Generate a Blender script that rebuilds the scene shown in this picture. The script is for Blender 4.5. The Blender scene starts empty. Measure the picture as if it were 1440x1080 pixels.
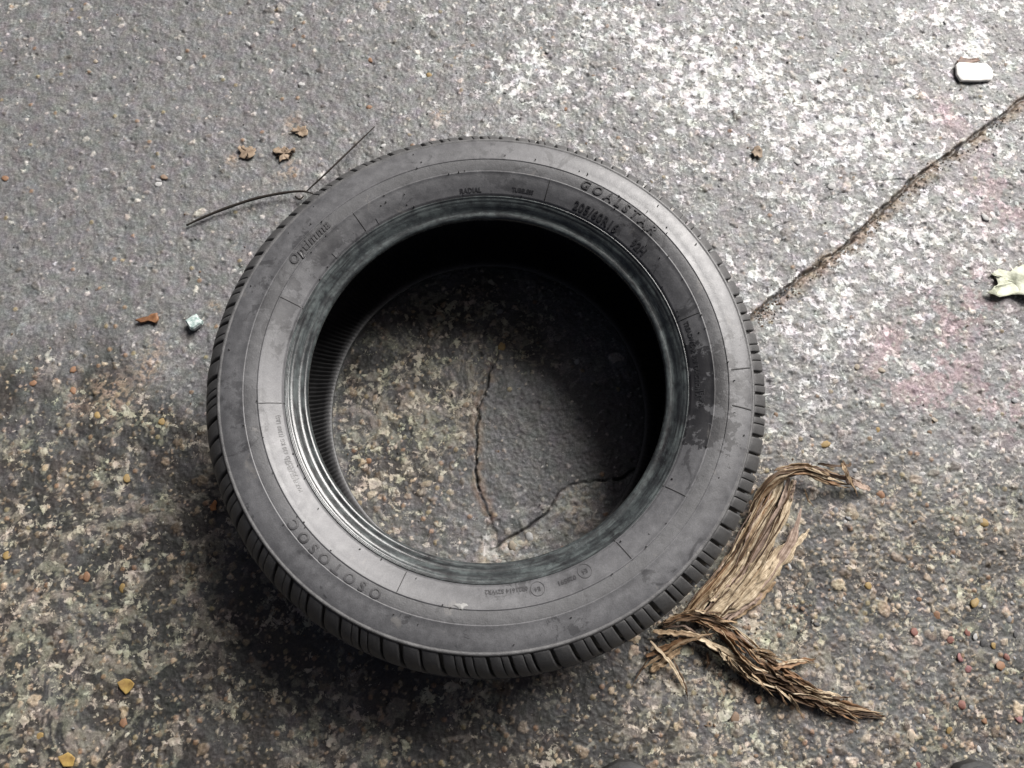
import bpy, bmesh, math, random
import numpy as np
from mathutils import Vector, Matrix

random.seed(7)
S = bpy.context.scene
C = S.collection
PI = math.pi

# ------------------------------------------------------------------ camera
FPX = 1123.0                                   # focal length in pixels of a 1440 px wide picture
CAM = np.array([0.0277, -0.2530, 1.0408])
PITCH, ROLL = 0.2805, 0.0675
_f = np.array([0, math.sin(PITCH), -math.cos(PITCH)])
_u = np.array([0, math.cos(PITCH), math.sin(PITCH)])
_r = np.array([1.0, 0, 0])
_cr = math.cos(ROLL) * _r + math.sin(ROLL) * _u
_cu = -math.sin(ROLL) * _r + math.cos(ROLL) * _u
cam_d = bpy.data.cameras.new('camera')
cam_d.sensor_fit = 'HORIZONTAL'; cam_d.sensor_width = 36.0
cam_d.lens = FPX / 1440 * 36
cam_d.clip_start = 0.02; cam_d.clip_end = 200
cam = bpy.data.objects.new('camera', cam_d); C.objects.link(cam)
M = Matrix.Identity(4)
for i in range(3):
    M[i][0] = _cr[i]; M[i][1] = _cu[i]; M[i][2] = -_f[i]; M[i][3] = CAM[i]
cam.matrix_world = M
S.camera = cam

# ------------------------------------------------------------------ light
SUN_EL, SUN_AZ = math.radians(42), math.atan2(0.82, 0.57)   # light comes from the far right
sun_dir = Vector((math.cos(SUN_EL) * math.cos(SUN_AZ), math.cos(SUN_EL) * math.sin(SUN_AZ), math.sin(SUN_EL)))
W = bpy.data.worlds.new('World'); S.world = W; W.use_nodes = True
nt = W.node_tree; nt.nodes.clear()
sky = nt.nodes.new('ShaderNodeTexSky'); sky.sky_type = 'NISHITA'; sky.sun_disc = False
sky.sun_elevation = SUN_EL; sky.sun_rotation = PI / 2 - SUN_AZ
sky.air_density = 0.2; sky.dust_density = 6.0; sky.ozone_density = 0.3
bg = nt.nodes.new('ShaderNodeBackground'); bg.inputs[1].default_value = 0.05
wo = nt.nodes.new('ShaderNodeOutputWorld')
nt.links.new(sky.outputs[0], bg.inputs[0]); nt.links.new(bg.outputs[0], wo.inputs[0])
sl = bpy.data.lights.new('sun', 'SUN'); sl.energy = 5.0; sl.angle = math.radians(36); sl.color = (1.0, 0.975, 0.95)
so = bpy.data.objects.new('sun', sl); C.objects.link(so)
so.rotation_euler = sun_dir.to_track_quat('Z', 'Y').to_euler()
S.view_settings.view_transform = 'Standard'; S.view_settings.look = 'None'
S.view_settings.exposure = 0.32; S.view_settings.gamma = 1.0; S.view_settings.use_curve_mapping = False


# ------------------------------------------------------------------ helpers
def at(px, py, z=0.0):
    """world point at height z that the photograph shows at pixel (px, py)"""
    d = _f * FPX + _cr * (px - 720) + _cu * (540 - py)
    t = (z - CAM[2]) / d[2]
    p = CAM + d * t
    return Vector((p[0], p[1], z))


def mesh_obj(name, verts, faces, mat, parent=None, smooth=True):
    me = bpy.data.meshes.new(name)
    me.from_pydata([tuple(v) for v in verts], [], faces)
    if smooth:
        me.polygons.foreach_set('use_smooth', [True] * len(me.polygons))
    me.update()
    if mat: me.materials.append(mat)
    o = bpy.data.objects.new(name, me); C.objects.link(o)
    if parent: o.parent = parent
    return o


def link_obj(name, me, parent=None):
    o = bpy.data.objects.new(name, me); C.objects.link(o)
    if parent: o.parent = parent
    return o


def tag(o, label=None, cat=None, group=None, kind=None):
    if label: o['label'] = label
    if cat: o['category'] = cat
    if group: o['group'] = group
    if kind: o['kind'] = kind
    return o


def empty(name, loc):
    o = bpy.data.objects.new(name, None); C.objects.link(o); o.location = loc
    o.empty_display_size = 0.02
    return o


class Mat:
    """small node-graph builder"""
    def __init__(self, name, rough=0.5, spec=0.5):
        self.m = bpy.data.materials.new(name); self.m.use_nodes = True
        self.t = self.m.node_tree
        self.b = self.t.nodes['Principled BSDF']
        self.b.inputs['Roughness'].default_value = rough
        self.b.inputs['Specular IOR Level'].default_value = spec

    def n(self, kind, **kw):
        nd = self.t.nodes.new(kind)
        for k, v in kw.items(): setattr(nd, k, v)
        return nd

    def l(self, a, b): self.t.links.new(a, b)

    def noise(self, scale, detail=4, rough=0.6, vec=None, dist=0.0):
        nd = self.n('ShaderNodeTexNoise')
        nd.inputs['Scale'].default_value = scale; nd.inputs['Detail'].default_value = detail
        nd.inputs['Roughness'].default_value = rough; nd.inputs['Distortion'].default_value = dist
        if vec is not None: self.l(vec, nd.inputs['Vector'])
        return nd.outputs[0]

    def ramp(self, fac, stops):
        r = self.n('ShaderNodeValToRGB')
        while len(r.color_ramp.elements) < len(stops): r.color_ramp.elements.new(0.5)
        for e, (p, c) in zip(r.color_ramp.elements, stops):
            e.position = p; e.color = (*c, 1) if len(c) == 3 else c
        self.l(fac, r.inputs[0]); return r.outputs[0]

    def mix(self, fac, a, b, blend='MIX'):
        nd = self.n('ShaderNodeMix', data_type='RGBA', blend_type=blend)
        for s, v in ((nd.inputs[0], fac), (nd.inputs[6], a), (nd.inputs[7], b)):
            if hasattr(v, 'links'): self.l(v, s)
            elif isinstance(v, (int, float)): s.default_value = v
            else: s.default_value = (*v, 1)
        return nd.outputs[2]

    def math(self, op, a, b=None, clamp=False):
        nd = self.n('ShaderNodeMath', operation=op); nd.use_clamp = clamp
        for s, v in ((nd.inputs[0], a), (nd.inputs[1], b)):
            if v is None: continue
            if hasattr(v, 'links'): self.l(v, s)
            else: s.default_value = v
        return nd.outputs[0]

    def maprange(self, v, a, b, c, d):
        nd = self.n('ShaderNodeMapRange')
        for i, x in enumerate((a, b, c, d)): nd.inputs[i + 1].default_value = x
        self.l(v, nd.inputs[0]); return nd.outputs[0]

    def bump(self, h, dist, strength=1.0, normal=None):
        nd = self.n('ShaderNodeBump'); nd.inputs['Strength'].default_value = strength
        nd.inputs['Distance'].default_value = dist
        self.l(h, nd.inputs['Height'])
        if normal is not None: self.l(normal, nd.inputs['Normal'])
        return nd.outputs[0]

    def set(self, key, v):
        s = self.b.inputs[key]
        if hasattr(v, 'links'): self.l(v, s)
        elif isinstance(v, (int, float)): s.default_value = v
        else: s.default_value = (*v, 1) if len(v) == 3 else v


# ================================================================== GROUND
rng = np.random.default_rng(11)
TAB = rng.random((1024, 1024)).astype(np.float32)


def vnoise(X, Y, scale, seed, rot=0.0):
    c, s = math.cos(rot), math.sin(rot)
    u = (X * c - Y * s) / scale + seed * 17.37 + 300; v = (X * s + Y * c) / scale + seed * 5.91 + 300
    iu = np.floor(u).astype(np.int32); iv = np.floor(v).astype(np.int32)
    fu = (u - iu).astype(np.float32); fv = (v - iv).astype(np.float32)
    fu = fu * fu * (3 - 2 * fu); fv = fv * fv * (3 - 2 * fv)
    a = iu & 1023; b = iv & 1023; a1 = (iu + 1) & 1023; b1 = (iv + 1) & 1023
    return ((TAB[a, b] * (1 - fu) + TAB[a1, b] * fu) * (1 - fv) + (TAB[a, b1] * (1 - fu) + TAB[a1, b1] * fu) * fv)


def fbm(X, Y, scale, seed, octs=3, gain=0.55):
    t = 0; w = 1; tot = 0
    for k in range(octs):
        t = t + w * vnoise(X, Y, scale / (2.03 ** k), seed + 3 * k, 0.6 + 1.1 * k); tot += w; w *= gain
    return t / tot


def voronoi(X, Y, cell, seed):
    """distance to nearest jittered point (in cells) and three random numbers of that point"""
    u = X / cell + 400; v = Y / cell + 400
    iu = np.floor(u).astype(np.int32); iv = np.floor(v).astype(np.int32)
    best = np.full(X.shape, 9, np.float32); bi = np.zeros(X.shape, np.int32); bj = np.zeros(X.shape, np.int32)
    for di in (-1, 0, 1):
        for dj in (-1, 0, 1):
            a = iu + di; b = iv + dj
            px = a + TAB[(a + seed * 37) & 1023, b & 1023]; py = b + TAB[a & 1023, (b + seed * 71) & 1023]
            d = ((u - px) ** 2 + (v - py) ** 2).astype(np.float32)
            m = d < best
            best[m] = d[m]; bi[m] = a[m]; bj[m] = b[m]
    r = [TAB[(bi + s1 + seed) & 1023, (bj + s2) & 1023] for s1, s2 in ((91, 13), (407, 250), (633, 801))]
    return np.sqrt(best), r


def sstep(a, b, x):
    t = np.clip((x - a) / (b - a), 0, 1); return t * t * (3 - 2 * t)


def axis(lo, hi, step, far):
    mid = np.arange(lo, hi + step / 2, step)
    out = []; d = step; p = 0
    while p < far: d *= 1.22; p += d; out.append(p)
    out = np.array(out)
    return np.concatenate([(lo - out)[::-1], mid, hi + out])


STEP = 0.00135
gx = axis(-0.84, 0.84, STEP, 6.0); gy = axis(-0.50, 0.78, STEP, 6.0)
X, Y = np.meshgrid(gx, gy)
X = X.astype(np.float64); Y = Y.astype(np.float64)
wx = X + 0.006 * (vnoise(X, Y, 0.011, 1) - .5) + 0.05 * (vnoise(X, Y, 0.07, 2) - .5)
wy = Y + 0.006 * (vnoise(X, Y, 0.011, 3) - .5) + 0.05 * (vnoise(X, Y, 0.07, 4) - .5)


def blob(px, py, rpx, soft=1.0, sy=1.0):
    c = at(px, py); r = rpx * 0.00105
    d = np.sqrt((wx - c.x) ** 2 + ((wy - c.y) / sy) ** 2) / r
    return np.exp(-(d ** 2) * soft)


def polydist(pts, jit=0.004, sc=0.012, seed=20):
    """distance to a jagged line through the given photo points, and how far along it"""
    P = [at(*p) for p in pts]
    jx = X + jit * (fbm(X, Y, sc, seed, 3) - .5) * 2; jy = Y + jit * (fbm(X, Y, sc, seed + 1, 3) - .5) * 2
    best = np.full(X.shape, 9.0); side = np.zeros(X.shape)
    for a, b in zip(P[:-1], P[1:]):
        ex, ey = b.x - a.x, b.y - a.y; L2 = ex * ex + ey * ey
        t = np.clip(((jx - a.x) * ex + (jy - a.y) * ey) / L2, 0, 1)
        dx = jx - a.x - t * ex; dy = jy - a.y - t * ey
        d = np.sqrt(dx * dx + dy * dy)
        m = d < best; best[m] = d[m]
        side[m] = ((ex * dy - ey * dx) / math.sqrt(L2))[m]
    return best, side


# --- where the slab is worn, stained or patched; lower left also painted darker as shade
line_lr = (X * 0.62 + Y * 0.78)
big = fbm(X, Y, 0.16, 30, 3)
upper_right = sstep(0.10, 0.52, line_lr + 0.16 * (big - .5))
crackA, sideA = polydist([(1480, 108), (1425, 150), (1370, 192), (1300, 240), (1245, 290), (1195, 340), (1140, 378), (1090, 418), (1050, 450), (1000, 480)], 0.0045, 0.016)
crackB, sideB = polydist([(700, 490), (688, 530), (672, 580), (668, 640), (672, 680), (688, 725)], 0.004, 0.012, 24)
crackC, sideC = polydist([(930, 640), (870, 672), (820, 678), (790, 690), (765, 725), (720, 755), (690, 775)], 0.004, 0.012, 27)
crackD, sideD = polydist([(1290, 252), (1240, 250), (1180, 275), (1120, 300), (1090, 320)], 0.006, 0.02, 33)
right_slab = sstep(0.0, 0.012, sideA) * sstep(0.2, 0.4, X) * sstep(.55, .45, crackA)
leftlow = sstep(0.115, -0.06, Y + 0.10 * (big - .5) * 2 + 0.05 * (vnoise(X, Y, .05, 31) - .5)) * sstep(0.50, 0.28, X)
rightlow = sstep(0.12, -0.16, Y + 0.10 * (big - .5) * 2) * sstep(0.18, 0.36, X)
inside = sstep(0.24, 0.20, np.sqrt(X ** 2 + Y ** 2))
patch = sstep(-.001, .002, sideB + .010 * (fbm(X, Y, .02, 62, 3) - .5)) * sstep(.001, -.002, sideC) * inside * sstep(.075, .055, Y + .03 * (fbm(X, Y, .03, 63, 3) - .5))
brown_in = np.clip(1.2 * blob(560, 600, 110) + 1.2 * blob(690, 460, 95) + blob(520, 700, 60) + .8 * blob(600, 520, 70), 0, 1) * inside
cream_in = np.clip(1.3 * blob(800, 722, 42, 2) + 1.3 * blob(715, 774, 32, 2), 0, 1) * (1 - patch)
white_patch = np.clip(blob(745, 110, 60) + blob(1000, 90, 110) + blob(1150, 170, 90) + blob(1330, 40, 90) + blob(1240, 345, 70) +
                      blob(1110, 470, 45) + blob(1300, 320, 60) + .8 * blob(880, 40, 60) + .8 * blob(1260, 180, 60) + blob(1070, 400, 50) + blob(1180, 430, 55) + blob(1330, 330, 60) + blob(1405, 215, 55) + .8 * blob(1150, 540, 50) + .7 * blob(1215, 470, 45) + .7 * blob(1120, 620, 40), 0, 1)
pink = np.clip(blob(1305, 505, 55) + .8 * blob(1420, 560, 50) + .6 * blob(1240, 490, 30) + blob(1350, 420, 45) + blob(1325, 160, 30) + blob(1400, 270, 60) + .6 * blob(1270, 540, 40), 0, 1)
tan_spots = np.clip(blob(395, 235, 22, 2) + blob(420, 185, 16, 2) + blob(345, 213, 12, 2) + blob(195, 515, 26, 2) + blob(160, 555, 22, 2) +
                    blob(620, 170, 20, 2) + blob(120, 560, 14, 2) + blob(300, 440, 12, 2), 0, 1)
pink = np.clip(1.5 * pink, 0, 1) * sstep(.43, .53, fbm(X, Y, .026, 61, 4, .65))
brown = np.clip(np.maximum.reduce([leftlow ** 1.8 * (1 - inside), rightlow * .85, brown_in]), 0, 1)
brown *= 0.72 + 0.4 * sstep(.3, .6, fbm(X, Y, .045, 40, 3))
brown = np.clip(brown, 0, 1)

# --- base paste
fine = fbm(X, Y, 0.0035, 50, 2)
mid = fbm(X, Y, 0.013, 55, 3)
lum = 0.142 * (0.55 + 0.50 * fine + 0.42 * mid)
lum = lum * (1 + .04 * upper_right * (1 - right_slab))
col = np.stack([lum * 1.0, lum * 1.0, lum * 1.0], -1)
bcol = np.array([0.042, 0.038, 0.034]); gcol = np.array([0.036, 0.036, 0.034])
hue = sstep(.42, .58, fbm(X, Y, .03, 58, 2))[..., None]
bmix = (bcol * (1 - hue) + gcol * hue) * (0.45 + 0.6 * fine + 0.5 * mid)[..., None]  # brown paste, with lower-left light falloff and shadow put into its colour
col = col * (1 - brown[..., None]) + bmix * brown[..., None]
col = col * (1 - patch[..., None]) + (np.array([.088, .088, .088]) * (.6 + .8 * fine[..., None])) * patch[..., None]
col = col * (1 - pink[..., None] * .6) + (lum[..., None] * np.array([2.0, 1.42, 1.5])) * pink[..., None] * .6
h = 0.0042 * (fbm(X, Y, 0.11, 60, 3) - .5) + 0.0022 * (mid - .5) + 0.0014 * (fine - .5)

# --- light flecks: worn-through paste, thresholded fine noise
dens = 0.10 + 0.05 * big + 0.25 * upper_right * (1 - .18 * right_slab) + 0.24 * white_patch + 0.20 * leftlow * (1 - inside) * sstep(.30, .62, fbm(X, Y, .06, 64, 3)) * 1.3 + 0.15 * rightlow + 0.24 * brown_in + 0.50 * cream_in
dens = np.clip(dens, 0, 1) * (1 - .85 * patch) - 0.10 * sstep(-0.1, -0.6, X) * sstep(-.05, .2, Y)
fl_f = 0.62 * fbm(wx, wy, 0.0062, 70, 3, .75) + 0.38 * fbm(wx, wy, 0.028, 76, 3)
fl_c = 0.62 * fbm(wx, wy, 0.0105, 72, 3, .62) + 0.38 * fbm(wx, wy, 0.034, 78, 3)
kc = np.clip(0.75 * leftlow + 0.35 * rightlow + .35 * upper_right + .3 * brown_in, 0, .75); fl = fl_f * (1 - kc) + fl_c * kc
thr = 0.65 - 0.34 * dens
fmask = sstep(thr - 0.01, thr + 0.03, fl) * .35
fcol_g = np.array([0.34, 0.34, 0.335]); fcol_w = np.array([0.53, 0.53, 0.525]); fcol_t = np.array([0.39, 0.35, 0.285]); fcol_o = np.array([0.36, 0.345, 0.265])
fc = fcol_g + (fcol_w - fcol_g) * np.clip(upper_right * .8 + white_patch * .7, 0, 1)[..., None]
ft = fcol_t * (1 - hue) + fcol_o * hue
wb = np.clip(np.maximum(brown * 1.25, cream_in * .4), 0, 1)[..., None]
fc = fc * (1 - wb) + ft * wb
fc = fc * (0.70 + 0.5 * vnoise(X, Y, 0.004, 80))[..., None]
fc = fc * (1 - pink[..., None] * .5) + fc * np.array([1.0, .66, .70]) * pink[..., None] * .5
fo = (fmask * (1 - .45 * upper_right))[..., None]
col = col * (1 - fo) + fc * fo
h += 0.0010 * fmask

# --- aggregate stones of three sizes
for cell, seed, p0, hh in ((0.0055, 3, 0.30, 0.0011), (0.0105, 8, 0.20, 0.0019), (0.020, 14, 0.09, 0.0026)):
    d, (r1, r2, r3) = voronoi(X + .62 * cell * (fbm(X, Y, .55 * cell, 90 + seed, 2) - .5), Y + .62 * cell * (fbm(X, Y, .55 * cell, 95 + seed, 2) - .5), cell, seed)
    prob = p0 * (0.32 + 1.0 * rightlow + 0.45 * upper_right + 0.35 * leftlow - 0.35 * patch)
    rad = 0.20 + 0.26 * r2
    on = (r1 < prob)
    m = sstep(rad, rad * .78, d) * on
    dome = np.sqrt(np.clip(1 - (d / rad) ** 2, 0, 1)) * on
    tone = (0.10 + 0.34 * r3 ** 1.6)[..., None] * (np.array([1.04, 1.0, .95]) + 0.10 * (r2[..., None] - .5) * np.array([1, 0, -1]))
    tone = tone * (1 + 0.25 * upper_right[..., None])
    tone = tone * (1 - .35 * brown[..., None] * np.array([.4, .8, 1.3]))
    col = col * (1 - m[..., None]) + tone * m[..., None]
    h += .65 * hh * dome
# rusty / yellow grains
d, (r1, r2, r3) = voronoi(X, Y, 0.009, 23)
on = (r1 < 0.012 + 0.035 * rightlow + 0.018 * leftlow); m = (sstep(.40, .30, d) * on)[..., None]
gr = np.where(r3[..., None] < .5, np.array([.24, .155, .095]), np.array([.25, .205, .12]))
col = col * (1 - m * .8) + gr * m * .8; h += .0012 * np.sqrt(np.clip(1 - (d / .4) ** 2, 0, 1)) * on
# pits
d, (r1, r2, r3) = voronoi(X, Y, 0.012, 41)
pit = sstep(.34, .12, d) * (r1 < .035); h -= 0.0020 * pit

# --- rough patches with tan grit
ts = tan_spots[..., None] * sstep(.35, .6, fine)[..., None]
col = col * (1 - ts * .7) + np.array([.34, .26, .185]) * ts * .7
cs = (cream_in * sstep(.34, .50, fbm(X, Y, .007, 99, 2)))[..., None]
col = col * (1 - cs * .7) + np.array([.46, .40, .31]) * cs * .7; h += .0020 * cs[..., 0]
h += 0.0025 * patch

# --- cracks, with brown grit packed along the long one
wA = 0.0008 + 0.0062 * fbm(X, Y, .030, 110, 3) ** 2.0
cA = sstep(wA + .0012, wA * .4, crackA)
gritA = sstep(.026, .008, crackA) * sstep(.30, .46, fbm(X, Y, .022, 112, 3)) * sstep(-.010, .004, sideA + .012 * (fbm(X, Y, .014, 113, 2) - .5))
col = col * (1 - .8 * gritA[..., None]) + (np.array([.20, .145, .10]) * (.5 + 1.0 * fine[..., None])) * .8 * gritA[..., None]
h += .0016 * gritA * fine
h -= (0.0030 + .005 * vnoise(X, Y, .02, 111)) * cA
col *= (1 - .55 * cA)[..., None]
for cd, w, dep in ((crackB, .0009 * (.5 + vnoise(X, Y, .015, 116)), .0040), (crackC, .0011 * (.4 + 1.2 * vnoise(X, Y, .015, 118)), .0045), (crackD, .0006, .002)):
    k = sstep(w + .0012, w * .3, cd) * sstep(.28, .52, vnoise(X, Y, .016, 115) + .12); h -= dep * k; col *= (1 - .5 * k)[..., None]
gB = sstep(.014, .003, crackB) * (1 - sstep(.003, .001, crackB)) * sstep(.4, .55, fbm(X, Y, .012, 117, 2)); gB = gB[..., None]
col = col * (1 - .7 * gB) + np.array([.16, .115, .08]) * gB * .7
lift = sstep(.0, .02, sideA) * sstep(.25, .05, crackA) * sstep(.15, .3, X)
h += .003 * lift
# settle the part under the tyre and the husk a little so nothing pokes through
h = np.clip(h, -.012, .006)
h -= float(np.median(h)) + .0022
col = np.clip(col, 0.012, 0.8)

ny, nx = X.shape
V = np.stack([X, Y, h], -1).reshape(-1, 3).astype(np.float32)
idx = np.arange(nx * ny, dtype=np.int32).reshape(ny, nx)
Q = np.stack([idx[:-1, :-1], idx[:-1, 1:], idx[1:, 1:], idx[1:, :-1]], -1).reshape(-1)
gm = bpy.data.meshes.new('ground')
gm.vertices.add(len(V)); gm.vertices.foreach_set('co', V.ravel())
nq = len(Q) // 4
gm.loops.add(len(Q)); gm.loops.foreach_set('vertex_index', Q)
gm.polygons.add(nq); gm.polygons.foreach_set('loop_start', np.arange(0, nq * 4, 4, dtype=np.int32))
gm.polygons.foreach_set('use_smooth', np.ones(nq, bool))
gm.update(calc_edges=True)
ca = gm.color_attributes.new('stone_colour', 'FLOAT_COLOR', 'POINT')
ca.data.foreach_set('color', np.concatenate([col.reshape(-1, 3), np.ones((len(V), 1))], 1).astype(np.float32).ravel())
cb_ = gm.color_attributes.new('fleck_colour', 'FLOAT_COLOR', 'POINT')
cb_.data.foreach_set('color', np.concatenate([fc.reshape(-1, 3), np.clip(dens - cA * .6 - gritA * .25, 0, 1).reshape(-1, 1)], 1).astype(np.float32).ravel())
ground = bpy.data.objects.new('ground', gm); C.objects.link(ground)
tag(ground, 'worn cracked grey concrete ground speckled with pale flecks and stones', kind='structure')

g = Mat('worn_concrete', 0.6, 0.5)
vc = g.n('ShaderNodeVertexColor', layer_name='stone_colour')
tc = g.n('ShaderNodeTexCoord').outputs['Object']
n1 = g.noise(430, 3, .75, tc); n2 = g.noise(210, 3, .6, tc)
vf = g.n('ShaderNodeVertexColor', layer_name='fleck_colour')
n3 = g.math('ADD', g.math('MULTIPLY', g.noise(84, 6, .68, tc, .35), .74), g.math('MULTIPLY', g.noise(24, 3, .6, tc), .26))
crisp = g.math('MULTIPLY', g.math('SUBTRACT', n3, g.math('SUBTRACT', .632, g.math('MULTIPLY', vf.outputs[1], .255))), 30.0, True)
grain = g.mix(1.0, vc.outputs[0], g.ramp(n1, [(.30, (.62, .62, .62)), (.52, (.97, .97, .97)), (.70, (1.55, 1.55, 1.55))]), 'MULTIPLY')
flk = g.mix(1.0, vf.outputs[0], g.ramp(n1, [(.30, (.85, .85, .85)), (.70, (1.25, 1.25, 1.25))]), 'MULTIPLY')
hn = g.n('ShaderNodeTexNoise'); hn.inputs['Scale'].default_value = 55; hn.inputs['Detail'].default_value = 4; g.l(tc, hn.inputs['Vector'])
hr = g.n('ShaderNodeMix', data_type='RGBA', blend_type='MIX'); hr.inputs[0].default_value = .14; hr.inputs[6].default_value = (.5, .5, .5, 1); g.l(hn.outputs['Color'], hr.inputs[7])
c1 = g.mix(1.0, g.mix(crisp, grain, flk), g.mix(1.0, hr.outputs[2], (2.0, 2.0, 2.0), 'MULTIPLY'), 'MULTIPLY')
g.set('Base Color', c1)
g.set('Roughness', g.maprange(n2, .3, .7, .42, .64))
nb = g.bump(n1, 0.0006, .9); g.set('Normal', g.bump(g.math('ADD', n2, g.math('MULTIPLY', crisp, .9)), .0006, .9, nb))
gm.materials.append(g.m)


def ground_z(x, y):
    i = int(np.clip(np.searchsorted(gy, y), 0, ny - 1)); j = int(np.clip(np.searchsorted(gx, x), 0, nx - 1))
    return float(h[i, j])


# ================================================================== TYRE
def rubber(name, col, dust, rough, bump=0.0002, dscale=9, extra=None):
    r = Mat(name, rough, .6)
    tcn = r.n('ShaderNodeTexCoord').outputs['Object']
    a = r.noise(dscale, 6, .62, tcn, .6); b = r.noise(95, 4, .65, tcn); c = r.noise(900, 2, .6, tcn)
    f = r.math('ADD', r.maprange(a, .30, .74, .05, .75), r.maprange(b, .40, .70, -.12, .35), True)
    base = r.mix(f, col, dust)
    base = r.mix(1, base, r.ramp(c, [(.3, (.8, .8, .8)), (.7, (1.2, 1.2, 1.2))]), 'MULTIPLY')
    if extra: base = extra(r, base, tcn)
    r.set('Base Color', base)
    r.set('Roughness', r.math('ADD', r.maprange(b, .3, .7, rough - .05, rough + .08), r.maprange(a, .35, .65, -.03, .05)))
    r.set('Normal', r.bump(r.math('ADD', c, r.math('MULTIPLY', b, 2.0)), bump, .7))
    return r.m


def stain_and_pale(r, base, tcn):
    """dark damp smears, most on the right-hand flank, and two paler patches at lower left"""
    for (px, py, rad, k) in ((988, 548, .046, .92), (1003, 598, .034, .92), (1000, 505, .034, .9), (1030, 545, .030, .6), (968, 500, .024, .7), (905, 318, .034, .55), (455, 345, .034, .5), (395, 420, .034, .5), (700, 243, .030, .35), (345, 560, .026, .4), (520, 735, .03, -.25), (440, 640, .05, -.2)):
        p = at(px, py, .2)
        vm = r.n('ShaderNodeVectorMath', operation='DISTANCE'); r.l(tcn, vm.inputs[0]); vm.inputs[1].default_value = p
        dn = r.math('ADD', vm.outputs['Value'], r.maprange(r.noise(55, 5, .7, tcn), .3, .7, -.035, .035))
        f = r.maprange(dn, rad * .66, rad * .72, abs(k), 0)
        base = r.mix(f, base, (.018, .018, .020) if k > 0 else (.15, .15, .16))  # negative strengths blend towards a paler grey instead
    # thin crisp smears and rubbed-off dust
    sm = r.maprange(r.noise(17, 6, .66, tcn, 1.4), .615, .64, 0, .55)
    base = r.mix(sm, base, (.020, .020, .022))
    du = r.maprange(r.noise(31, 6, .7, tcn, .5), .62, .68, 0, .45)
    base = r.mix(du, base, (.175, .168, .158))
    return base


M_side = rubber('sidewall_rubber', (.066, .0665, .070), (.130, .131, .137), .42, .00016, 9, stain_and_pale)
M_band = rubber('serrated_rubber', (.050, .0505, .053), (.096, .097, .102), .48, .00030, 9, stain_and_pale)
M_tread = rubber('tread_rubber', (.036, .036, .037), (.078, .078, .078), .55, .0004, 14)
M_ridge = rubber('worn_ridge_rubber', (.05, .05, .052), (.13, .13, .13), .42, .0003, 30)
M_letter = rubber('letter_rubber', (.026, .026, .028), (.050, .050, .054), .40, .0001, 20)
M_mark = rubber('groove_rubber', (.008, .008, .008), (.015, .015, .015), .6)


def residue(r, base, tcn):
    """pale greenish rim-wax residue and scuffs, in streaks that run round the bead"""
    sx = r.n('ShaderNodeSeparateXYZ'); r.l(tcn, sx.inputs[0])
    ang = r.math('ARCTAN2', sx.outputs[1], sx.outputs[0])
    rad = r.math('SQRT', r.math('ADD', r.math('MULTIPLY', sx.outputs[0], sx.outputs[0]), r.math('MULTIPLY', sx.outputs[1], sx.outputs[1])))
    cb = r.n('ShaderNodeCombineXYZ')
    r.l(r.math('MULTIPLY', r.math('SINE', ang), 5.0), cb.inputs[0]); r.l(r.math('MULTIPLY', r.math('COSINE', ang), 5.0), cb.inputs[1])
    r.l(r.math('MULTIPLY', rad, 260.0), cb.inputs[2])
    n1 = r.noise(1.0, 5, .7, cb.outputs[0]); n2 = r.noise(70, 4, .7, tcn)
    f = r.math('MULTIPLY', r.maprange(n1, .42, .60, 0, 1), r.maprange(n2, .36, .58, 0, 1))
    return r.mix(r.math('MULTIPLY', f, .40), base, (.17, .20, .197))


M_bead = rubber('bead_rubber', (.016, .016, .017), (.044, .052, .054), .20, .00008, 14, residue)
M_liner = rubber('inner_liner_rubber', (.014, .014, .018), (.028, .028, .034), .5, .0003, 10)

tyre = empty('car_tyre', (0, 0, 0))
tag(tyre, 'used black rubber car tyre lying flat on its side on the worn concrete', 'tyre')
ZC = 0.100

# outer profile of the upper half, bead to shoulder (radius, height)
PROFILE = [(.2030, .1660), (.2026, .1690), (.2030, .1712), (.2044, .1730), (.2064, .1738), (.2086, .1736), (.2110, .1739), (.2130, .1752), (.2150, .1774), (.2171, .1795), (.2190, .1807), (.2199, .1810), (.2205, .1818), (.2228, .1836), (.2234, .1834),
           (.2240, .1848), (.2252, .1858), (.2256, .1848), (.2264, .1850), (.2268, .1868),
           (.2285, .1876), (.2330, .1905), (.2400, .1945), (.2460, .1970), (.2500, .1984), (.2508, .1992), (.2516, .1984),
           (.2520, .1982), (.2580, .1996), (.2640, .2003), (.2655, .2003), (.2662, .2012), (.2670, .2008),
           (.2740, .2008), (.2820, .2000), (.2880, .1989), (.2915, .1977), (.2928, .1978), (.2940, .1983), (.2950, .1976), (.2958, .1962)]
TREAD = [(.2958, .1958), (.2990, .1932), (.3045, .1882), (.3095, .1824), (.3138, .1755), (.3170, .1675), (.3192, .1580), (.3205, .1490), (.3211, .1415)]


def prof_z(r):
    return float(np.interp(r, [p[0] for p in PROFILE[3:]], [p[1] for p in PROFILE[3:]]))


def revolve(name, prof, mat, n=360, parent=tyre, flip=False, mod=None):
    vs, fs = [], []
    m = len(prof)
    for i in range(n):
        a = 2 * PI * i / n; ca_, sa_ = math.cos(a), math.sin(a)
        for k, (r, z) in enumerate(prof):
            if mod: r, z = mod(i, k, r, z)
            vs.append((r * ca_, r * sa_, z))
    for i in range(n):
        j = (i + 1) % n
        for k in range(m - 1):
            q = (i * m + k, j * m + k, j * m + k + 1, i * m + k + 1)
            fs.append(q[::-1] if flip else q)
    return mesh_obj(name, vs, fs, mat, parent)


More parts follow.
